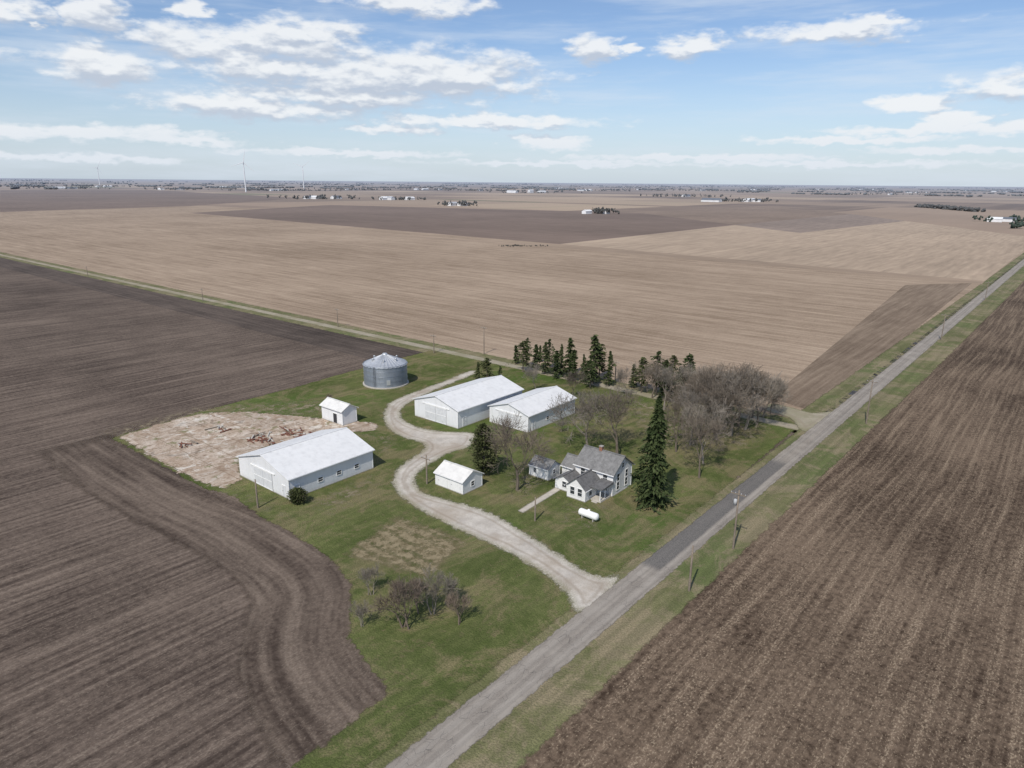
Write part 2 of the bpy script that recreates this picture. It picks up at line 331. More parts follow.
# ------------------------------------------------------------------ building materials
def metal_white(name,c=(0.72,0.73,0.74),axis=0,dirt=0.25):
    m=M(name); p=m.obj(); x=m.xyz(p)
    w=m.math('SINE',m.math('MULTIPLY',x[axis],2*math.pi/0.5)); w=m.math('POWER',m.math('ABSOLUTE',w),6.0)
    a=m.noise(m.vm('MULTIPLY',p,(1,1,0.15)),0.9,5,0.7); b=m.noise(p,0.3,3)
    col=m.mix(m.sm(a,0.4,0.8,0,dirt),c,tuple(t*0.6 for t in c)); col=m.mix(m.sm(b,0.4,0.7,0,0.15),col,tuple(t*0.75 for t in c))
    col=m.mix(m.math('MULTIPLY',w,0.12),col,tuple(t*0.6 for t in c))
    low=m.sm(x[2],0.0,0.9,0.5,0.0); col=m.mix(m.math('MULTIPLY',low,a),col,(0.28,0.24,0.18))
    return m.out(col,0.5,w,0.4,0.03,spec=0.35)
MWx=metal_white("white_metal_siding",axis=0); MWy=metal_white("white_metal_siding_end",axis=1)
MRx=metal_white("white_metal_roof",(0.72,0.72,0.71),0,0.45); MRy=metal_white("white_metal_roof_side",(0.70,0.69,0.66),1,0.5)
def shingle(name,c):
    m=M(name); p=m.obj(); a=m.noise(p,1.2,5,0.7); br=m.noise(m.vm('MULTIPLY',p,(3,3,9)),1.5,2)
    z=m.math('FRACT',m.math('MULTIPLY',m.xyz(p)[2],5.0))
    col=m.mix(m.sm(a,0.3,0.7),tuple(t*0.75 for t in c),tuple(t*1.25 for t in c)); col=m.mix(m.sm(br,0.4,0.7,0,0.3),col,tuple(t*0.5 for t in c))
    return m.out(col,0.9,z,0.4,0.03)
SH=shingle("asphalt_shingle",(0.14,0.138,0.138)); SHg=shingle("grey_shingle",(0.19,0.188,0.185))
def clap(name,c):
    m=M(name); p=m.obj(); z=m.math('FRACT',m.math('MULTIPLY',m.xyz(p)[2],5.5)); a=m.noise(p,1.5,4,0.7)
    col=m.mix(m.sm(a,0.35,0.8,0,0.2),c,tuple(t*0.6 for t in c)); col=m.mix(m.sm(z,0.0,0.15,0.35,0),col,tuple(t*0.45 for t in c))
    return m.out(col,0.6,z,0.5,0.03)
CL=clap("white_clapboard",(0.76,0.76,0.75))
TRIM=flatmat("white_trim",(0.74,0.74,0.73),0.06); DOORG=flatmat("grey_door",(0.58,0.59,0.60),0.1,1.5); 
def glass():
    m=M("window_glass"); a=m.noise(m.obj(),2,2); return m.out(m.mix(a,(0.02,0.025,0.03),(0.06,0.07,0.08)),0.12,spec=0.6)
GL=glass(); FOUND=flatmat("foundation",(0.32,0.30,0.27),0.2); DARK=flatmat("dark_gap",(0.04,0.04,0.045),0.2); TAN=flatmat("brick_chimney",(0.26,0.13,0.09),0.3,6)
def empty(name,p,rot,z=0.0):
    e=bpy.data.objects.new(name,None); scene.collection.objects.link(e); e.location=(p[0],p[1],z); e.rotation_euler=(0,0,rot); e.empty_display_size=1; return e
BF=[(0,3,2,1),(4,5,6,7),(0,1,5,4),(1,2,6,5),(2,3,7,6),(3,0,4,7)]
def box(name,par,x0,x1,y0,y1,z0,z1,mat):
    V=[(x0,y0,z0),(x1,y0,z0),(x1,y1,z0),(x0,y1,z0),(x0,y0,z1),(x1,y0,z1),(x1,y1,z1),(x0,y1,z1)]
    return mesh_obj(name,V,BF,mat,parent=par)
class Bld:
    """gabled block: local x runs along the road, y away from it"""
    def __init__(s,par,x0,x1,y0,y1,wh,rh,ridge,wall,roof,oh=0.35,z0=0.0,wall_e=None,trim=TRIM,thick=0.12):
        s.p=par; s.b=(x0,x1,y0,y1); s.wh=wh
        if ridge=='x':
            ym=(y0+y1)/2
            V=[(x0,y0,z0),(x0,y1,z0),(x0,y1,wh),(x0,ym,wh+rh),(x0,y0,wh)]; V+=[(x1,*v[1:]) for v in V]
            hw=(y1-y0)/2
        else:
            xm=(x0+x1)/2
            V=[(x0,y0,z0),(x1,y0,z0),(x1,y0,wh),(xm,y0,wh+rh),(x0,y0,wh)]; V+=[(v[0],y1,v[2]) for v in V]
            hw=(x1-x0)/2
        Fs=[(0,1,2,3,4),(9,8,7,6,5),(0,4,9,5),(1,6,7,2),(4,3,8,9),(3,2,7,8)]
        w=mesh_obj("walls",V,Fs,wall,parent=par)
        if wall_e:
            w.data.materials.append(wall_e); w.data.polygons[0].material_index=1; w.data.polygons[1].material_index=1
        box("foundation",par,x0-0.06,x1+0.06,y0-0.06,y1+0.06,-0.3,0.18,FOUND)
        sl=rh/hw; t=thick; dz=oh*sl; e=0.02
        def prism(a,b,c,d):
            V=[a,b,c,d]+[(v[0],v[1],v[2]-t) for v in(a,b,c,d)]
            V=[(v[0],v[1],v[2]+t+e) for v in V]; return mesh_obj("roof",V,BF,roof,parent=par)
        if ridge=='x':
            prism((x0-oh,y0-oh,wh-dz),(x1+oh,y0-oh,wh-dz),(x1+oh,ym,wh+rh),(x0-oh,ym,wh+rh))
            prism((x0-oh,ym+0.003,wh+rh),(x1+oh,ym+0.003,wh+rh),(x1+oh,y1+oh,wh-dz),(x0-oh,y1+oh,wh-dz))
            box("ridge_cap",par,x0-oh,x1+oh,ym-0.18,ym+0.18,wh+rh+t-0.02,wh+rh+t+0.07,roof)
            for yy in(y0-oh-0.12,y1+oh+0.01): box("gutter",par,x0-oh,x1+oh,yy,yy+0.11,wh-dz-0.06,wh-dz+0.10,trim)
        else:
            prism((x0-oh,y1+oh,wh-dz),(x0-oh,y0-oh,wh-dz),(xm,y0-oh,wh+rh),(xm,y1+oh,wh+rh))
            prism((xm+0.003,y1+oh,wh+rh),(xm+0.003,y0-oh,wh+rh),(x1+oh,y0-oh,wh-dz),(x1+oh,y1+oh,wh-dz))
            box("ridge_cap",par,xm-0.18,xm+0.18,y0-oh,y1+oh,wh+rh+t-0.02,wh+rh+t+0.07,roof)
            for xx in(x0-oh-0.12,x1+oh+0.01): box("gutter",par,xx,xx+0.11,y0-oh,y1+oh,wh-dz-0.06,wh-dz+0.10,trim)
        for xx in (x0-0.05,x1-0.07):
            for yy in (y0-0.05,y1-0.07): box("corner_trim",par,xx,xx+0.12,yy,yy+0.12,0.19,wh-0.01,trim)
    def fb(s,name,face,u0,u1,z0,z1,d0,d1,mat):
        x0,x1,y0,y1=s.b
        if face=='x0': return box(name,s.p,x0-d1,x0-d0,y0+u0,y0+u1,z0,z1,mat)
        if face=='x1': return box(name,s.p,x1+d0,x1+d1,y0+u0,y0+u1,z0,z1,mat)
        if face=='y0': return box(name,s.p,x0+u0,x0+u1,y0-d1,y0-d0,z0,z1,mat)
        return box(name,s.p,x0+u0,x0+u1,y1+d0,y1+d1,z0,z1,mat)
    def window(s,face,u,z,w=0.9,h=1.4):
        t=0.1
        s.fb("window_glass",face,u-w/2,u+w/2,z,z+h,-0.02,0.025,GL)
        s.fb("window_frame",face,u-w/2-t,u-w/2,z-t,z+h+t,-0.02,0.07,TRIM); s.fb("window_frame",face,u+w/2,u+w/2+t,z-t,z+h+t,-0.02,0.07,TRIM)
        s.fb("window_frame",face,u-w/2,u+w/2,z+h,z+h+t,-0.02,0.07,TRIM); s.fb("window_sill",face,u-w/2,u+w/2,z-t,z,-0.02,0.09,TRIM)
        s.fb("window_bar",face,u-w/2,u+w/2,z+h/2-0.03,z+h/2+0.03,0.026,0.05,TRIM)
    def door(s,face,u,w=0.95,h=2.1,mat=None,z=0.19):
        s.fb("door",face,u-w/2,u+w/2,z,z+h,-0.02,0.04,mat or DOORG)
        for a,b in((u-w/2-0.1,u-w/2),(u+w/2,u+w/2+0.1)): s.fb("door_frame",face,a,b,z,z+h,-0.02,0.08,TRIM)
        s.fb("door_header",face,u-w/2-0.1,u+w/2+0.1,z+h,z+h+0.12,-0.02,0.09,TRIM)
        s.fb("door_handle",face,u+w/2-0.15,u+w/2-0.08,z+1.0,z+1.12,0.041,0.09,DARK)
    def slider(s,face,u,w,h,mat=None):
        for k in(-1,1):
            a,b=(u-w/2,u-0.03) if k<0 else (u+0.03,u+w/2)
            s.fb("sliding_door",face,a,b,0.2,0.2+h,0.05,0.11,mat or DOORG)
            for q in(0.2,0.2+h/2,0.2+h-0.14): s.fb("door_brace",face,a+0.01,b-0.01,q,q+0.14,0.112,0.15,TRIM)
        s.fb("door_track",face,u-w/2-1,u+w/2+1,0.2+h,0.2+h+0.18,0.02,0.17,TRIM)
def site(name,C,A,B):
    c=g(*C); a=g(*A)-c; b=g(*B)-c
    la=float(a@L); lb=float(b@R)
    return empty(name,c,ALPHA),lb,la
# shed 1
e,lx,ly=site("white_metal_shed",(290,500),(240,476),(372,468)); hh=hgt(290,500,479)
s=Bld(e,0,lx,0,ly,hh,ly*0.15,'x',MWx,MRx,wall_e=MWy); s.slider('x0',ly/2,6,3.4); s.door('y0',1.6); s.door('x0',1.6)
for k in range(3): s.window('y0',lx*(0.35+0.22*k),1.4,1.0,0.8)
# shed 2
e,lx,ly=site("long_machine_shed",(458,429),(415,416),(520,405)); hh=hgt(458,429,411)
s=Bld(e,0,lx,0,ly,hh,ly*0.15,'x',MWx,MRx,wall_e=MWy); s.slider('x0',ly/2,7,3.8); s.door('y0',2.2); s.slider('y0',lx*0.7,5,3.3)
# shed 3
e,lx,ly=site("machine_shed",(528,433),(490,422),(572,413)); hh=hgt(528,433,416)
s=Bld(e,0,lx,0,ly,hh,ly*0.15,'x',MWx,MRx,wall_e=MWy); s.slider('x0',ly/2,6,3.4); s.door('y0',2)
for k in range(2): s.window('y0',lx*(0.4+0.3*k),1.4,1.0,0.8)
# shed by bin
e,lx,ly=site("utility_shed",(343,426),(322,419),(355,421)); hh=hgt(343,426,411)
s=Bld(e,0,lx,0,ly,hh,hh*0.3,'y',MWx,MRy,wall_e=MWx); s.door('x0',ly*0.35,1.4,2.3,DARK)
# garage
e,lx,ly=site("garage",(463,495),(437,484),(482,486)); hh=hgt(463,495,482)
s=Bld(e,0,lx,0,ly,hh,lx*0.26,'y',CL,MRy,wall_e=CL,oh=0.25); s.window('y0',lx*0.5,1.0,0.8,0.9)
for k in(0.27,0.73): s.door('x0',ly*k,2.2,2.1,TRIM); 
# small outbuilding
e,lx,ly=site("wash_house",(548,481),(531,474),(560,475)); hh=hgt(548,481,470)
s=Bld(e,0,lx,0,ly,hh,lx*0.30,'y',CL,SHg,oh=0.2); s.door('x0',ly*0.3,0.9,1.9,TRIM); s.window('x0',ly*0.7,1.0,0.6,0.8); s.window('y0',lx*0.5,1.0,0.7,0.8)
# house
e,lx,ly=site("farmhouse",(612,497),(577,484),(632,486)); hh=hgt(612,497,474)
wh=hh
s=Bld(e,0,lx,0,ly,wh,lx*0.36,'y',CL,SHg,oh=0.4)
for zz in(0.9,wh*0.57):
    for k in(0.28,0.72): s.window('y0',lx*k,zz); 
    for k in(0.2,0.5,0.8): s.window('x0',ly*k,zz); s.window('x1',ly*k,zz)
s.window('y0',lx*0.5,wh+0.3,0.7,0.9)
w=Bld(e,-5.2,-0.05,ly*0.30,ly*0.78,wh*0.56,1.7,'x',CL,SH,oh=0.35)
w.window('x0',ly*0.14,0.9); w.window('x0',ly*0.34,0.9); w.window('y0',1.6,0.9); w.door('y0',3.8,z=0.2)
p2=Bld(e,-3.6,-0.05,ly*0.80,ly*1.25,wh*0.45,1.0,'x',CL,SH,oh=0.3); p2.window('x0',ly*0.2,0.8,0.9,1.1)
p3=Bld(e,lx*0.2,lx*0.8,ly+0.05,ly+4.0,wh*0.6,1.5,'y',CL,SHg,oh=0.3); p3.window('x0',1.0,0.9); p3.window('x1',2.0,0.9)
box("porch_floor",e,-3.6,-0.1,ly*0.02,ly*0.28,0.0,0.35,mat_conc)
for q in(-3.5,-1.9,-0.35): box("porch_post",e,q,q+0.14,ly*0.04,ly*0.04+0.14,0.35,2.6,TRIM)
V=[(-3.9,-0.25,2.62),(-0.06,-0.25,2.62),(-0.06,ly*0.29,2.62),(-3.9,ly*0.29,2.62),(-3.9,-0.25,2.78),(-0.06,-0.25,3.1),(-0.06,ly*0.29,3.1),(-3.9,ly*0.29,2.78)]
mesh_obj("porch_roof",V,BF,SH,parent=e)
box("step",e,-4.2,-3.62,ly*0.08,ly*0.22,0.0,0.18,mat_conc)
box("chimney",e,lx*0.5-0.3,lx*0.5+0.3,ly*0.55,ly*0.55+0.6,wh,wh+lx*0.36+0.8,TAN); box("chimney_cap",e,lx*0.5-0.38,lx*0.5+0.38,ly*0.55-0.08,ly*0.55+0.68,wh+lx*0.36+0.8,wh+lx*0.36+0.92,FOUND)
# ------------------------------------------------------------------ lathe, bin, tank
def lathe(name,prof,mat,par=None,n=48,M4=None,smooth=True):
    V=[];Fc=[]
    for r,z in prof:
        for k in range(n):
            a=2*math.pi*k/n; V.append(Vector((r*math.cos(a),r*math.sin(a),z)))
    for i in range(len(prof)-1):
        for k in range(n): Fc.append((i*n+k,i*n+(k+1)%n,(i+1)*n+(k+1)%n,(i+1)*n+k))
    if M4 is not None: V=[M4@v for v in V]
    return mesh_obj(name,V,Fc,mat,smooth,par)
def galv(name,c,vert=False):
    m=M(name); p=m.obj(); x=m.xyz(p); b=m.noise(m.vm('MULTIPLY',p,(1,1,0.1)),1.5,5,0.7)
    an=m.math('FLOOR',m.math('MULTIPLY',m.math('ARCTAN2',x[1],x[0]),14/ (2*math.pi)*1.0)); rz=m.math('FLOOR',m.math('MULTIPLY',x[2],1/0.82))
    w=m.n('ShaderNodeTexWhiteNoise',noise_dimensions='2D'); m.set(w.inputs['Vector'],m.comb(an,rz)); 
    col=m.mix(w.outputs['Value'],tuple(t*0.82 for t in c),c); col=m.mix(m.sm(b,0.45,0.7,0,0.35),col,tuple(t*0.55 for t in c))
    return m.out(col,0.42,spec=0.5,metal=0.55)
GV=galv("galvanized_steel",(0.30,0.33,0.37)); GR=galv("galvanized_roof",(0.60,0.62,0.64))
cb=g(386,383); rb=abs(g(407,384)[0]-g(364,384)[0])/2; hb_=hgt(386,392,371); ht=hgt(386,383,353.5)
e=empty("grain_bin",cb,0.3)
prof=[(rb,0.3)]
for i in range(1,int(hb_/0.07)): prof.append((rb+0.035*math.sin(i*1.6),0.3+i*0.07))
prof.append((rb,hb_)); lathe("bin_wall",prof,GV,e,64)
lathe("bin_base",[(rb+0.4,-0.2),(rb+0.4,0.3),(0.1,0.3)],mat_conc,e,48,smooth=False)
n=32; V=[];Fc=[]
for i,(r,z) in enumerate([(rb+0.2,hb_-0.12),(rb*0.5,hb_+(ht-hb_)*0.5),(0.7,ht-0.35)]):
    for k in range(n*3):
        a=2*math.pi*k/(n*3); V.append((r*math.cos(a),r*math.sin(a),z+(0.12 if k%3==0 else 0)))
for i in range(2):
    for k in range(n*3): Fc.append((i*n*3+k,i*n*3+(k+1)%(n*3),(i+1)*n*3+(k+1)%(n*3),(i+1)*n*3+k))
mesh_obj("bin_roof",V,Fc,GR,parent=e)
lathe("bin_cap",[(0.75,ht-0.4),(0.75,ht-0.05),(0.5,ht+0.15),(0.02,ht+0.25)],GR,e,20)
for k in range(6):
    a=k*math.pi/3+0.3; r=rb*0.6; zz=hb_+(ht-hb_)*0.42
    lathe("roof_vent",[(0.28,zz),(0.28,zz+0.45),(0.4,zz+0.45),(0.02,zz+0.65)],GR,e,10,Matrix.Translation((r*math.cos(a),r*math.sin(a),0)))
for k in range(3): lathe("stiffener_ring",[(rb+0.03,hb_*(.3+.25*k)),(rb+0.09,hb_*(.3+.25*k)+.04),(rb+0.03,hb_*(.3+.25*k)+.08)],GV,e,64)
la=-2.2
for dx in(-0.22,0.22):
    px,py=(rb+0.2)*math.cos(la)-dx*math.sin(la),(rb+0.2)*math.sin(la)+dx*math.cos(la); box("ladder_rail",e,px-0.03,px+0.03,py-0.03,py+0.03,0.5,hb_+0.3,DARK)
box("bin_door",e,-0.5,0.5,-rb-0.14,-rb+0.1,1.0,2.4,GR)
# propane tank
MT=flatmat("tank_paint",(0.78,0.78,0.76),0.05,1.5,0.4)
c0=g(579,516); c1=g(598,523); d=c1-c0; Lt=float(np.linalg.norm(d)); e=empty("propane_tank",(c0+c1)/2,math.atan2(d[1],d[0]))
rt=0.62; hl=Lt/2-rt*0.6; prof=[(0.01,-hl-rt*0.6)]+[(rt*math.sin(t*math.pi/12),-hl-rt*0.6*math.cos(t*math.pi/12)) for t in range(1,7)]+[(rt,hl*k) for k in(-.5,0,.5)]+[(rt*math.cos(t*math.pi/12),hl+rt*0.6*math.sin(t*math.pi/12)) for t in range(0,6)]+[(0.01,hl+rt*0.6)]
lathe("tank_shell",prof,MT,e,24,Matrix.Translation((0,0,1.0))@Matrix.Rotation(math.pi/2,4,'Y'))
lathe("valve_dome",[(0.25,1.55),(0.25,1.8),(0.15,1.9),(0.01,1.93)],MT,e,14)
for xx in(-Lt*0.28,Lt*0.28): box("tank_leg",e,xx-0.1,xx+0.1,-0.4,0.4,0,0.55,FOUND)
# ------------------------------------------------------------------ scrap on the slab
RUST=flatmat("rusty_steel",(0.17,0.075,0.05),0.4,3,0.8); WOOD=flatmat("weathered_wood",(0.24,0.20,0.16),0.3,3,0.9)
def pile(name,u,v,n,spread,seed):
    rnd=random.Random(seed); e=empty(name,g(u,v),ALPHA)
    for k in range(n):
        l=rnd.uniform(1.2,3.8); w=rnd.uniform(.06,.18); h=rnd.uniform(0.06,0.2)
        b=box("beam_%d"%k,e,-l/2,l/2,-w,w,0,h,rnd.choice([RUST,WOOD,mat_conc,RUST])); b.location=(rnd.gauss(0,spread*.4),rnd.gauss(0,spread),0.08+rnd.random()*0.35); b.rotation_euler=(rnd.uniform(-.08,.08),rnd.uniform(-.05,.05),rnd.gauss(1.2,0.8))
    for k in range(n):
        r=rnd.uniform(.15,.45); V=[(Vector((x,y,z))*r*rnd.uniform(.6,1.1)) for x in(-1,1) for y in(-1,1) for z in(0,0.8)]
        b=mesh_obj("rubble_%d"%k,V,[(0,1,3,2),(4,6,7,5),(0,4,5,1),(2,3,7,6),(0,2,6,4),(1,5,7,3)],rnd.choice([mat_conc,RUST]),parent=e); b.location=(rnd.gauss(0,spread*.5),rnd.gauss(0,spread),0.06); b.rotation_euler=(0,0,rnd.random()*3)
pile("scrap_pile",262,441,18,3.0,1); pile("scrap_pile",296,434,16,2.6,2); pile("scrap_pile",186,446,6,1.4,3); pile("scrap_pile",218,430,6,1.6,5)
# ------------------------------------------------------------------ trees
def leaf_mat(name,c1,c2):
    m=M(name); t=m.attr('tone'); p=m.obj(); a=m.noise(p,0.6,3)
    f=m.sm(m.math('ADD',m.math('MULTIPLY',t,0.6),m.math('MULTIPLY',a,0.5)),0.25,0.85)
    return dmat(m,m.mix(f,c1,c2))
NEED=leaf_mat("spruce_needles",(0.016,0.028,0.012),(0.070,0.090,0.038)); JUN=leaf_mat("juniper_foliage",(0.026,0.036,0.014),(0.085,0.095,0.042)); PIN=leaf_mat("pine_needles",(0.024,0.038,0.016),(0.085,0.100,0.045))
def woodmat(name,c):
    m=M(name); a=m.noise(m.obj(),2,2); return dmat(m,m.mix(a,tuple(t*.75 for t in c),tuple(t*1.25 for t in c)))
BARK=woodmat("bark",(0.155,0.130,0.105)); BARKG=woodmat("grey_bark",(0.215,0.19,0.16)); TWIG=woodmat("brown_twigs",(0.175,0.140,0.112))
def tube_arrays(segs):
    V=[];Fc=[]
    for p0,p1,r0,r1,n in segs:
        d=(p1-p0).normalized(); a=d.orthogonal().normalized(); b=d.cross(a); o=len(V)
        for p,r in((p0,r0),(p1,r1)):
            for k in range(n):
                t=2*math.pi*k/n; V.append(p+(a*math.cos(t)+b*math.sin(t))*r)
        for k in range(n): Fc.append((o+k,o+(k+1)%n,o+n+(k+1)%n,o+n+k))
    return V,Fc
def bare_segs(seed,h=1.0,maxlev=5,spread=0.75,trunk=0.24,stems=1,tr=0.020,rmin=0.0014,ps=0.4,lean=0.28):
    rnd=random.Random(seed); segs=[]
    def rv(s): return Vector((rnd.gauss(0,s),rnd.gauss(0,s),rnd.gauss(0,s)))
    def grow(p,d,Ln,r,lev):
        nseg=3
        for i in range(nseg):
            d=(d+rv(0.10+0.03*lev)+Vector((0,0,0.11))).normalized(); q=p+d*Ln/nseg; r2=max(r*0.84,rmin)
            segs.append((p,q,max(r,rmin),r2,6 if lev==0 else 4 if lev<3 else 3)); p=q; r=r2
            if lev<maxlev and (i==1 or (i==2) or (lev>1 and i==0 and rnd.random()<ps)):
                ax=d.orthogonal(); ax.rotate(Matrix.Rotation(rnd.uniform(0,6.28),3,d)); c=(d*math.cos(spread)+ax*math.sin(spread)*rnd.uniform(.6,1.2)).normalized()
                grow(p,c,Ln*rnd.uniform(.62,.85),r*0.55,lev+1)
        if lev<maxlev:
            for k in range(2):
                ax=d.orthogonal(); ax.rotate(Matrix.Rotation(rnd.uniform(0,6.28),3,d)); c=(d+ax*rnd.uniform(.25,.6)).normalized()
                grow(p,c,Ln*rnd.uniform(.68,.88),r*0.72,lev+1)
    for k in range(stems):
        d=Vector((0,0,1)) if stems==1 else Vector((rnd.gauss(0,lean),rnd.gauss(0,lean),1)).normalized()
        grow(Vector((rnd.gauss(0,.04),rnd.gauss(0,.04),0)) if stems>1 else Vector((0,0,0)),d,trunk,tr,0)
    mz=max(s[1].z for s in segs)
    return [(a*(h/mz),b*(h/mz),r0*h,r1*h,n) for a,b,r0,r1,n in segs]
def mesh_only(name,V,Fc,mats,tone=None,mi=None):
    me=bpy.data.meshes.new(name); me.from_pydata([tuple(v) for v in V],[],[tuple(int(i) for i in f) for f in Fc]); me.update()
    for m in mats: me.materials.append(m)
    if mi is not None: me.polygons.foreach_set('material_index',mi)
    if tone is not None:
        at=me.attributes.new('tone','FLOAT','FACE'); at.data.foreach_set('value',np.array(tone,np.float32))
    return me
bare=[]
for i in range(6):
    V,Fc=tube_arrays(bare_segs(20+i,1.0,5,0.60+0.07*(i%3),0.24+0.03*(i%2),tr=0.022,rmin=0.0016,ps=0.25))
    bare.append(mesh_only("bare_tree",V,Fc,[BARKG if i%2 else BARK])); 
shrub=[]
for i in range(4):
    V,Fc=tube_arrays(bare_segs(50+i,1.0,4,0.5,0.26,stems=3,tr=0.020,rmin=0.0028,ps=0.1,lean=0.22)); shrub.append(mesh_only("bare_sapling",V,Fc,[TWIG if i%2 else BARKG]))
def conifer(seed,h,rm,whorls,nb,ncl,size,mat,power=0.9,start=0.05,droop=0.25,ovate=False,gap=0.12,lop=0.0):
    rnd=np.random.RandomState(seed); V=[];Fc=[];tone=[];mi=[]
    segs=[(Vector((0,0,0)),Vector((0,0,h*0.5)),h*0.018,h*0.011,7),(Vector((0,0,h*0.5)),Vector((0,0,h*0.97)),h*0.011,0.02,6)]
    pts=[];tn=[];dirs=[]; la=rnd.rand()*6.28
    for w in range(whorls):
        f=start+(1-start)*(w/whorls)**1.0; z=f*h; wr=1+lop*rnd.uniform(-.6,.6)
        if ovate: rr=rm*math.sin(math.pi*min(1,(0.18+0.82*f)))**0.7*(1.05 if f<0.6 else 1)
        else: rr=rm*(1-f)**power*(0.82+0.18*math.sin(w*2.1))*wr
        if f<0.12 and not ovate: rr*=0.8
        for b in range(nb):
            if rnd.rand()<gap: continue
            a=rnd.rand()*2*math.pi; ln=max(0.15,rr*rnd.uniform(0.62,1.2)*(1+lop*0.8*math.cos(a-la+f*5))); bt=rnd.rand()
            dz=-droop*ln*rnd.uniform(.5,1.3); zz=z+rnd.uniform(-.5,.5)*h/whorls
            tip=Vector((math.cos(a)*ln,math.sin(a)*ln,zz+dz))
            if b%2==0: segs.append((Vector((0,0,zz)),tip*1.0,0.035,0.01,3))
            for k in range(ncl):
                s=(k+rnd.rand())/ncl; s=0.15+0.85*s**0.75
                p=np.array([math.cos(a)*ln*s,math.sin(a)*ln*s,zz+dz*s+0.08*ln*math.sin(s*3.1)])
                side=rnd.normal(0,0.13*ln*(1.1-s*0.6)+0.05); p+=np.array([-math.sin(a)*side,math.cos(a)*side,rnd.normal(0,0.08)])
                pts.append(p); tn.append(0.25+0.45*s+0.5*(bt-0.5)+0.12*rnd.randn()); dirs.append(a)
    TV,TF=tube_arrays(segs); V=[tuple(v) for v in TV]; Fc=list(TF); tone=[0]*len(Fc); mi=[1]*len(Fc)
    for p,t,a in zip(pts,tn,dirs):
        d=np.array([math.cos(a),math.sin(a),-droop-0.2])+rnd.normal(0,0.45,3); d/=np.linalg.norm(d); s2=np.cross(d,rnd.normal(0,1,3)+np.array([0,0,1.2])); s2/=np.linalg.norm(s2)+1e-9
        sz=size*rnd.uniform(.6,1.3); o=len(V)
        V+= [tuple(p-d*sz),tuple(p+s2*sz*0.42),tuple(p+d*sz),tuple(p-s2*sz*0.42)]; Fc.append((o,o+1,o+2,o+3)); tone.append(float(np.clip(t,0,1))); mi.append(0)
    return mesh_only("conifer",V,Fc,[mat,BARK],tone,mi)
def place(name,me,u,vb,vt,seed=0,wscale=1.0,base_h=1.0):
    ob=bpy.data.objects.new(name,me); scene.collection.objects.link(ob); p=g(u,vb); h=hgt(u,vb,vt)/base_h
    ob.location=(p[0],p[1],0.02); ob.scale=(h*wscale,h*wscale,h); ob.rotation_euler=(0,0,seed*1.7); return ob
h=hgt(652,505,396)
place("spruce_tree",conifer(3,h,h*0.225,50,13,13,h*0.021,NEED,0.75,0.045,0.3,gap=0.25,lop=0.22),652,505,396,1,1,h)
h=hgt(484,475,424); place("juniper_tree",conifer(4,h,h*0.26,40,15,8,h*0.026,JUN,ovate=True,droop=-0.4,lop=0.2),484,475,424,1,1,h)
pines=[conifer(10+i,10,(2.2,2.9,2.5,3.3,2.0)[i],(24,20,26,18,24)[i],9,7,0.36,(PIN,NEED,PIN,JUN,NEED)[i],(0.65,0.45,0.8,0.4,0.55)[i],(0.12,0.22,0.06,0.25,0.1)[i],0.1,gap=0.36,lop=0.45) for i in range(5)]
con=[(478,382,362),(487,385,358),(500,386,366),(516,364,345),(523,372,341),(527,366,338),(536,370,344),(545,374,342),(549,368,339),(556,378,350),(561,374,344),(569,376,338),(573,381,349),(583,383,354),(593,383,335),(599,379,344),(609,386,351),(633,388,364),(641,393,357),(656,394,351),(664,399,360),(671,396,355),(687,400,354),(678,402,366),(728,414,384),(590,388,360),(540,362,345)]
for i,(u,vb,vt) in enumerate(con): place("pine_tree",pines[(i*3+i//4)%5],u,vb,vt,i,1.15+0.3*math.sin(i*2.3),10)
br=[(517,490,411,1.0),(588,452,386,1.1),(617,457,388,1.1),(647,392,358,1),(652,398,356,1),(694,404,360,1),(676,452,398,.9),(690,445,384,.9),(700,440,368,1),(703,464,398,.9),(709,425,361,1),(716,440,366,1),(723,430,360,1),(731,436,364,1),(738,426,358,1),(745,430,362,1),(752,418,366,.9),(763,417,370,.9),(757,425,370,.9),(719,412,368,1),(699,478,412,.8),(536,392,362,.9),(572,398,368,.9),(628,398,366,.9),(682,430,376,.9),(705,410,364,1),(770,414,376,.8),(664,410,362,1)]
for i,(u,vb,vt,ws) in enumerate(br): place("bare_tree",bare[i%6],u,vb,vt,i,ws)
sr=[(372,595,567,0),(406,629,573,1),(434,614,570,2),(418,612,578,3),(459,624,590,1),(362,627,602,2),(446,604,576,0),(398,604,580,3),(330,402,393,1),(560,432,418,0)]
for i,(u,vb,vt,k) in enumerate(sr): place("bare_sapling",shrub[k],u,vb,vt,i,0.85)
h=hgt(298,503,489)
place("evergreen_bush",conifer(30,h,h*0.62,22,22,7,h*0.07,JUN,ovate=True,droop=-0.3,start=0.02,gap=0.02),298,503,489,1,1,h)
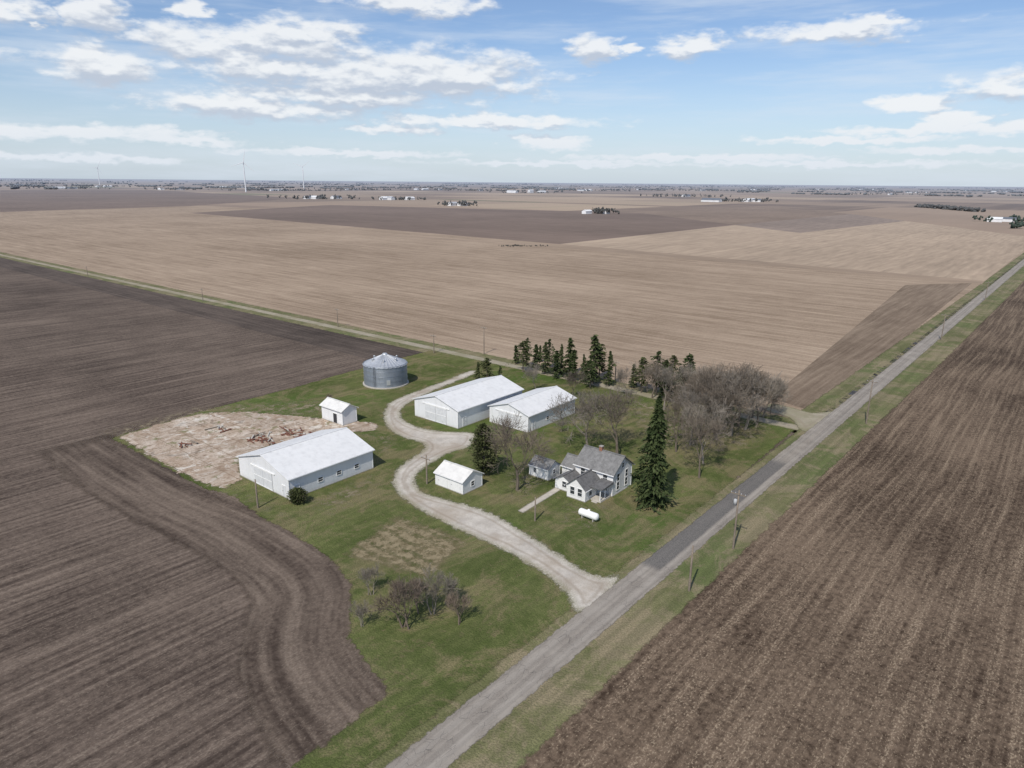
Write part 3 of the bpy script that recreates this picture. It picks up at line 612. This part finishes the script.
# ------------------------------------------------------------------ utility poles
POLE=flatmat("pole_wood",(0.20,0.165,0.13),0.25,3,0.9); POLEG=flatmat("transformer_grey",(0.4,0.41,0.42),0.1)
def pole(u,vb,vt,arm=True,trans=False,k=1.0):
    h=hgt(u,vb,vt); e=empty("utility_pole",g(u,vb),ALPHA)
    lathe("pole",[(0.17*k,-0.2),(0.15*k,h*0.5),(0.11*k,h),(0.01,h)],POLE,e,10)
    if arm:
        box("crossarm",e,-0.25,-0.13,-1.2,1.2,h-0.75,h-0.6,POLE)
        for y in(-1.1,-0.45,0.45,1.1): lathe("insulator",[(0.05,h-0.6),(0.07,h-0.5),(0.03,h-0.38)],POLEG,e,8,Matrix.Translation((-0.19,y,0)))
    if trans: lathe("transformer",[(0.02,h-2.6),(0.26,h-2.6),(0.26,h-1.7),(0.02,h-1.6)],POLEG,e,14,Matrix.Translation((0.0,0.42,0)))
    return g(u,vb),h
pp=[pole(689,591,545,False),pole(733,549,489,True,True),pole(866,424,378,True),pole(941,340,313,True),pole(985,300,281,True)]
for t in[(203,301,288,True),(338,327,308,True),(484,354,326,True),(434,353,334,True),(427,484,455,True),(258,508,479,False),(535,521,497,False),(615,382,360,True),(88,277,266,True)]: pole(*t)
WIRE=flatmat("wire",(0.05,0.05,0.05),0.1)
segs=[]
for (p,h1),(q,h2) in zip(pp[1:-1],pp[2:]):
    for off in(-1.1,0.45,1.1):
        a=Vector((*(p+L*off),h1-0.38)); b=Vector((*(q+L*off),h2-0.38)); prev=a
        for k in range(1,13):
            t=k/12; c=a.lerp(b,t); c.z-=4*1.2*t*(1-t); segs.append((prev,c,0.012,0.012,3)); prev=c
V,Fc=tube_arrays(segs); mesh_obj("power_line",V,Fc,WIRE)
# ------------------------------------------------------------------ wind turbines
def tmat():
    m=M("turbine_white"); return m.out(m.haze((0.72,0.73,0.75),14000),0.5)
TM=tmat()
def turbine(u,vb,vh,rot,yaw):
    h=hgt(u,vb,vh); e=empty("wind_turbine",g(u,vb),yaw)
    lathe("tower",[(3.2,0),(2.6,h*.5),(1.8,h)],TM,e,16)
    box("nacelle",e,-2.2,2.2,-4,8,h-0.5,h+3.8,TM)
    lathe("hub",[(2.2,0),(2.0,2.5),(0.1,4.2)],TM,e,14,Matrix.Translation((0,-4.05,h+1.8))@Matrix.Rotation(math.pi/2,4,'X'))
    for k in range(3):
        a=rot+k*2.094; V=[]; bl=h*0.46
        for s,wd,th in((0.0,1.6,1.6),(0.08,3.6,1.2),(0.2,3.2,.9),(0.6,2.2,.5),(0.97,0.9,.2),(1.0,.1,.05)):
            for x,y in((-wd*.4,0),(0,th/2),(wd*.6,0),(0,-th/2)): V.append((x,y,1.5+s*bl))
        Fc=[(i*4+j,i*4+(j+1)%4,(i+1)*4+(j+1)%4,(i+1)*4+j) for i in range(5) for j in range(4)]+[(20,21,22,23)]
        b=mesh_obj("blade",V,Fc,TM,parent=e); b.matrix_local=Matrix.Translation((0,-5.8,h+1.8))@Matrix.Rotation(a,4,'Y')
turbine(246,192,163,0.2,0.3); turbine(304,189,167,0.9,0.2); turbine(100,186,168,0.5,0.4)
# ------------------------------------------------------------------ distant farmsteads and trees
def hmat(n,c): 
    m=M(n); a=m.noise(m.pos(),0.08,3); return dmat(m,m.haze(m.mix(a,tuple(t*.7 for t in c),tuple(min(1,t*1.3) for t in c)),9000))
DW=hmat("distant_white",(0.72,0.72,0.72)); DR=hmat("distant_roof",(0.42,0.43,0.45)); DD=hmat("distant_dark_roof",(0.10,0.11,0.13)); DT=hmat("distant_tree_foliage",(0.060,0.055,0.043)); DG=hmat("distant_evergreen",(0.03,0.045,0.022))
phi=(1+5**.5)/2
IV=np.array([(-1,phi,0),(1,phi,0),(-1,-phi,0),(1,-phi,0),(0,-1,phi),(0,1,phi),(0,-1,-phi),(0,1,-phi),(phi,0,-1),(phi,0,1),(-phi,0,-1),(-phi,0,1)])/1.9
IF=np.array([(0,11,5),(0,5,1),(0,1,7),(0,7,10),(0,10,11),(1,5,9),(5,11,4),(11,10,2),(10,7,6),(7,1,8),(3,9,4),(3,4,2),(3,2,6),(3,6,8),(3,8,9),(4,9,5),(2,4,11),(6,2,10),(8,6,7),(9,8,1)])
def clumps(name,cen,siz,mat):
    cen=np.array(cen); siz=np.array(siz); n=len(cen)
    V=IV[None]*siz[:,None,:]*np.random.uniform(.65,1.25,(n,12,1))+cen[:,None,:]
    Fc=(IF[None]+np.arange(n)[:,None,None]*12).reshape(-1,3)
    return mesh_obj(name,V.reshape(-1,3),Fc,mat)
def farmstead(u,v,blds,trees=10,spread=40,seed=0,tmat=DT,th=9):
    rnd=random.Random(seed); c=g(u,v)
    for (du,w,l,h,rm) in blds:
        p=g(u+du,v); e=empty("distant_farm_building",p,ALPHA+rnd.choice([0,math.pi/2])+rnd.gauss(0,.05))
        Bldd(e,w,l,h,rm)
    cen=[];siz=[]
    for k in range(trees):
        q=c+np.array([rnd.gauss(0,spread),rnd.gauss(10,spread*.5)]); r=rnd.uniform(2.5,5); hh=th*rnd.uniform(.6,1.2)
        for j in range(7):
            cen.append((q[0]+rnd.gauss(0,r*.6),q[1]+rnd.gauss(0,r*.6),hh*rnd.uniform(.25,.9))); s=r*rnd.uniform(.3,.6); siz.append((s,s,s*1.3))
    if trees: clumps("distant_trees",cen,siz,tmat)
def Bldd(e,w,l,h,rm):
    V=[(0,0,0),(0,w,0),(0,w,h),(0,w/2,h+w*.22),(0,0,h)]; V+=[(l,*v[1:]) for v in V]
    mesh_obj("walls",V,[(0,1,2,3,4),(9,8,7,6,5),(0,4,9,5),(1,6,7,2)],DW,parent=e)
    V=[(-.5,-.6,h-.2),(l+.5,-.6,h-.2),(l+.5,w/2,h+w*.22+.15),(-.5,w/2,h+w*.22+.15),(l+.5,w+.6,h-.2),(-.5,w+.6,h-.2)]
    mesh_obj("roof",V,[(0,1,2,3),(3,2,4,5)],rm,parent=e)
farmstead(600,214,[(-14,10,18,5,DW),(6,8,12,5,DD)],16,14,1,DT,11)
farmstead(455,206,[(-4,14,26,6,DR),(6,12,20,5,DW),(14,10,14,5,DW)],22,30,2,DT,11)
farmstead(397,200,[(-14,18,40,6,DW),(-2,14,30,7,DR),(10,16,30,6,DW)],22,50,3)
farmstead(322,199,[(-16,16,40,6,DD),(-2,16,30,6,DW),(12,18,30,6,DD)],36,70,4,DT,12)
farmstead(742,202,[(-20,24,60,6,DD),(6,22,60,6,DW),(20,14,30,6,DD)],36,60,5,DT,12)
farmstead(706,191,[(-4,20,60,8,DD)],80,160,6,DT,13)
farmstead(530,193,[(-12,22,60,7,DW),(0,16,30,14,DW),(10,22,60,7,DW)],30,120,7)
farmstead(45,184,[],130,160,10,DT,15)
farmstead(1012,222,[(-10,12,20,5,DW),(4,10,20,5,DD)],14,22,11,DG)
farmstead(1021,229,[],5,4,12,DG,12)
rf=random.Random(5)
for i,(u,v) in enumerate([(430,190),(110,187),(880,195),(975,191),(820,190),(640,190),(225,188),(560,189),(765,190),(915,193),(350,190),(60,189),(480,191),(20,186),(170,190),(860,190),(1005,192),(680,197),(590,191),(285,191)]):
    farmstead(u,v,[(rf.uniform(-14,14),rf.uniform(14,20),rf.uniform(25,60),rf.uniform(5,8),rf.choice([DW,DR,DD,DD])) for _ in range(rf.randint(1,3))],rf.randint(40,80),rf.uniform(60,170),20+i,DT,13)
cen=[];siz=[]
a=g(918,207);b=g(978,212)
for k in range(260):
    q=a+(b-a)*random.random()+np.random.normal(0,6,2); s=random.uniform(2,4.5); cen.append((q[0],q[1],random.uniform(1,7))); siz.append((s,s,s))
clumps("hedgerow",cen,siz,DT)
cen=[];siz=[]
for k in range(330):
    d=math.exp(random.uniform(math.log(4200),math.log(24000))); az=math.radians(random.uniform(-62,62)); c=np.array([d*math.sin(az),d*math.cos(az)])
    ln=random.uniform(40,500)*(d/9000+0.2); an=ALPHA+random.choice([0,math.pi/2,math.pi/2])+random.gauss(0,.2)
    n=int(min(50,max(8,ln/ (8*d/4000))))
    for j in range(n):
        t=random.uniform(-.5,.5)*ln; q=c+t*np.array([math.cos(an),math.sin(an)]); s=random.uniform(4,8)*(1+d/22000)
        cen.append((q[0],q[1],s*random.uniform(.3,.8))); siz.append((s*1.2,s*1.2,s*.75))
clumps("distant_tree_line",cen,siz,DT)
cen=[];siz=[]
for k in range(50):
    t=random.random(); q=g(500+45*t,246)+np.random.normal(0,3,2); s=random.uniform(.3,0.9); cen.append((q[0],q[1],s*.6)); siz.append((s,s,s))
clumps("fencerow_brush",cen,siz,DT)
# ------------------------------------------------------------------ world
SUN_AZ=205; SUN_EL=48
w=bpy.data.worlds.new("World"); scene.world=w; w.use_nodes=True
m=M("w",True); m.nt=w.node_tree; m.nt.nodes.clear()
sky=m.n('ShaderNodeTexSky',sky_type='NISHITA'); sky.sun_disc=False; sky.sun_elevation=math.radians(SUN_EL); sky.sun_rotation=math.radians(SUN_AZ); sky.altitude=200; sky.air_density=1.0; sky.dust_density=0.6; sky.ozone_density=1.5
dirv=m.n('ShaderNodeTexCoord').outputs['Generated']; x=m.xyz(dirv)
az=m.math('ARCTAN2',x[0],x[1]); el=m.math('ARCSINE',x[2])
big=[(400,76,122,24),(275,70,75,13),(465,76,55,15),(265,107,92,10),(340,97,105,10),(245,40,85,13),(300,32,60,11),(100,66,62,12),(95,13,27,14),(490,122,100,6),(845,30,62,8),(690,46,28,9),(595,50,25,10),(415,4,58,8),(1006,90,38,12),(18,10,26,12)]
small=[(205,50,45,8),(185,8,18,7),(632,50,12,4),(890,22,25,4),(915,104,28,7),(960,119,20,6),(395,130,45,4),(550,142,36,6),(80,132,100,6),(180,140,60,4),(700,158,110,3),(850,140,80,3),(980,150,70,3),(905,130,75,4),(1000,128,40,5),(35,26,10,4),(60,158,90,3),(350,153,90,3),(560,163,120,2.5),(820,164,130,2.5)]
P=m.comb(az,el)
n1=m.noise(m.vm('MULTIPLY',P,(15,36,1)),1.0,6,0.58); n2=m.n('ShaderNodeTexNoise'); m.set(n2.inputs['Vector'],m.vm('MULTIPLY',P,(9,22,1))); n2.inputs['Detail'].default_value=3
pw=m.vm('ADD',P,m.vm('MULTIPLY',m.vm('SUBTRACT',n2.outputs['Color'],(0.5,0.5,0.5)),(0.08,0.018,0)))
def blobs(pv,lst):
    cur=None
    for (u,v,a,b) in lst:
        d=ray(u,v); ca=math.atan2(d.x,d.y); ce=math.asin(d.z); sa=650/a; sb=650/b
        ln=m.vm('LENGTH',m.vm('MULTIPLY_ADD',pv,(sa,sb,0),(-ca*sa,-ce*sb,0)))
        cur=ln if cur is None else m.math('MINIMUM',cur,ln)
    return cur
b1=blobs(pw,big+small)
b2_=blobs(m.vm('ADD',pw,(-0.003,0.012,0)),big)
oth=m.sm(m.noise(m.vm('MULTIPLY',P,(3.0,6.0,1)),1.0,2),0.52,0.68,2.2,0.6)
outm=m.math('MAXIMUM',m.sm(m.math('ABSOLUTE',az),0.72,0.85),m.sm(el,0.30,0.42))
b1=m.math('MINIMUM',b1,m.math('MULTIPLY_ADD',m.math('SUBTRACT',1.0,outm),3.0,oth))
nn=m.math('MULTIPLY',m.math('SUBTRACT',n1,0.5),2.6)
dens=m.sm(m.math('ADD',b1,nn),0.45,1.30,0.92,0.0)
n3=m.noise(m.vm('MULTIPLY',m.vm('ADD',P,(-0.002,0.008,0)),(15,36,1)),1.0,3,0.58)
lit=m.sm(m.math('ADD',m.math('SUBTRACT',m.math('MINIMUM',b2_,2.0),m.math('MINIMUM',b1,2.0)),m.math('MULTIPLY',m.math('SUBTRACT',n3,n1),4.0)),-0.45,0.55)
ccol=m.mix(lit,(5.3,5.9,6.9),(8.9,9.1,9.3))
ccol=m.mix(m.sm(el,0.0,0.10,0.6,0.0),ccol,(6.4,7.2,8.3))
base=m.mix(1.0,sky.outputs[0],(1.0,1.06,1.20),'MULTIPLY')
hz=m.sm(el,-0.02,0.18,0.68,0.0); base=m.mix(hz,base,(5.8,6.9,8.3))
ci=m.noise(m.comb(m.math('MULTIPLY',az,3),m.math('MULTIPLY',el,26)),1.0,5,0.62); base=m.mix(m.sm(ci,0.42,0.72,0,0.5),base,(7.0,7.8,8.8))
col=m.mix(dens,base,ccol)
bg=m.n('ShaderNodeBackground'); m.set(bg.inputs[0],col); bg.inputs[1].default_value=0.10
wo=m.n('ShaderNodeOutputWorld'); m.nt.links.new(bg.outputs[0],wo.inputs[0])
w.cycles.sampling_method='MANUAL'; w.cycles.sample_map_resolution=256
sl=bpy.data.lights.new("sun",'SUN'); sl.energy=3.9; sl.angle=math.radians(0.5); sl.color=(1.0,0.94,0.85)
so=bpy.data.objects.new("sun",sl); scene.collection.objects.link(so)
a_=math.radians(SUN_AZ); e_=math.radians(SUN_EL); sd=Vector((math.sin(a_)*math.cos(e_),math.cos(a_)*math.cos(e_),math.sin(e_)))
so.rotation_euler=sd.to_track_quat('Z','Y').to_euler(); so.location=(0,0,200)
scene.view_settings.view_transform='Standard'; scene.view_settings.look='None'; scene.view_settings.exposure=0
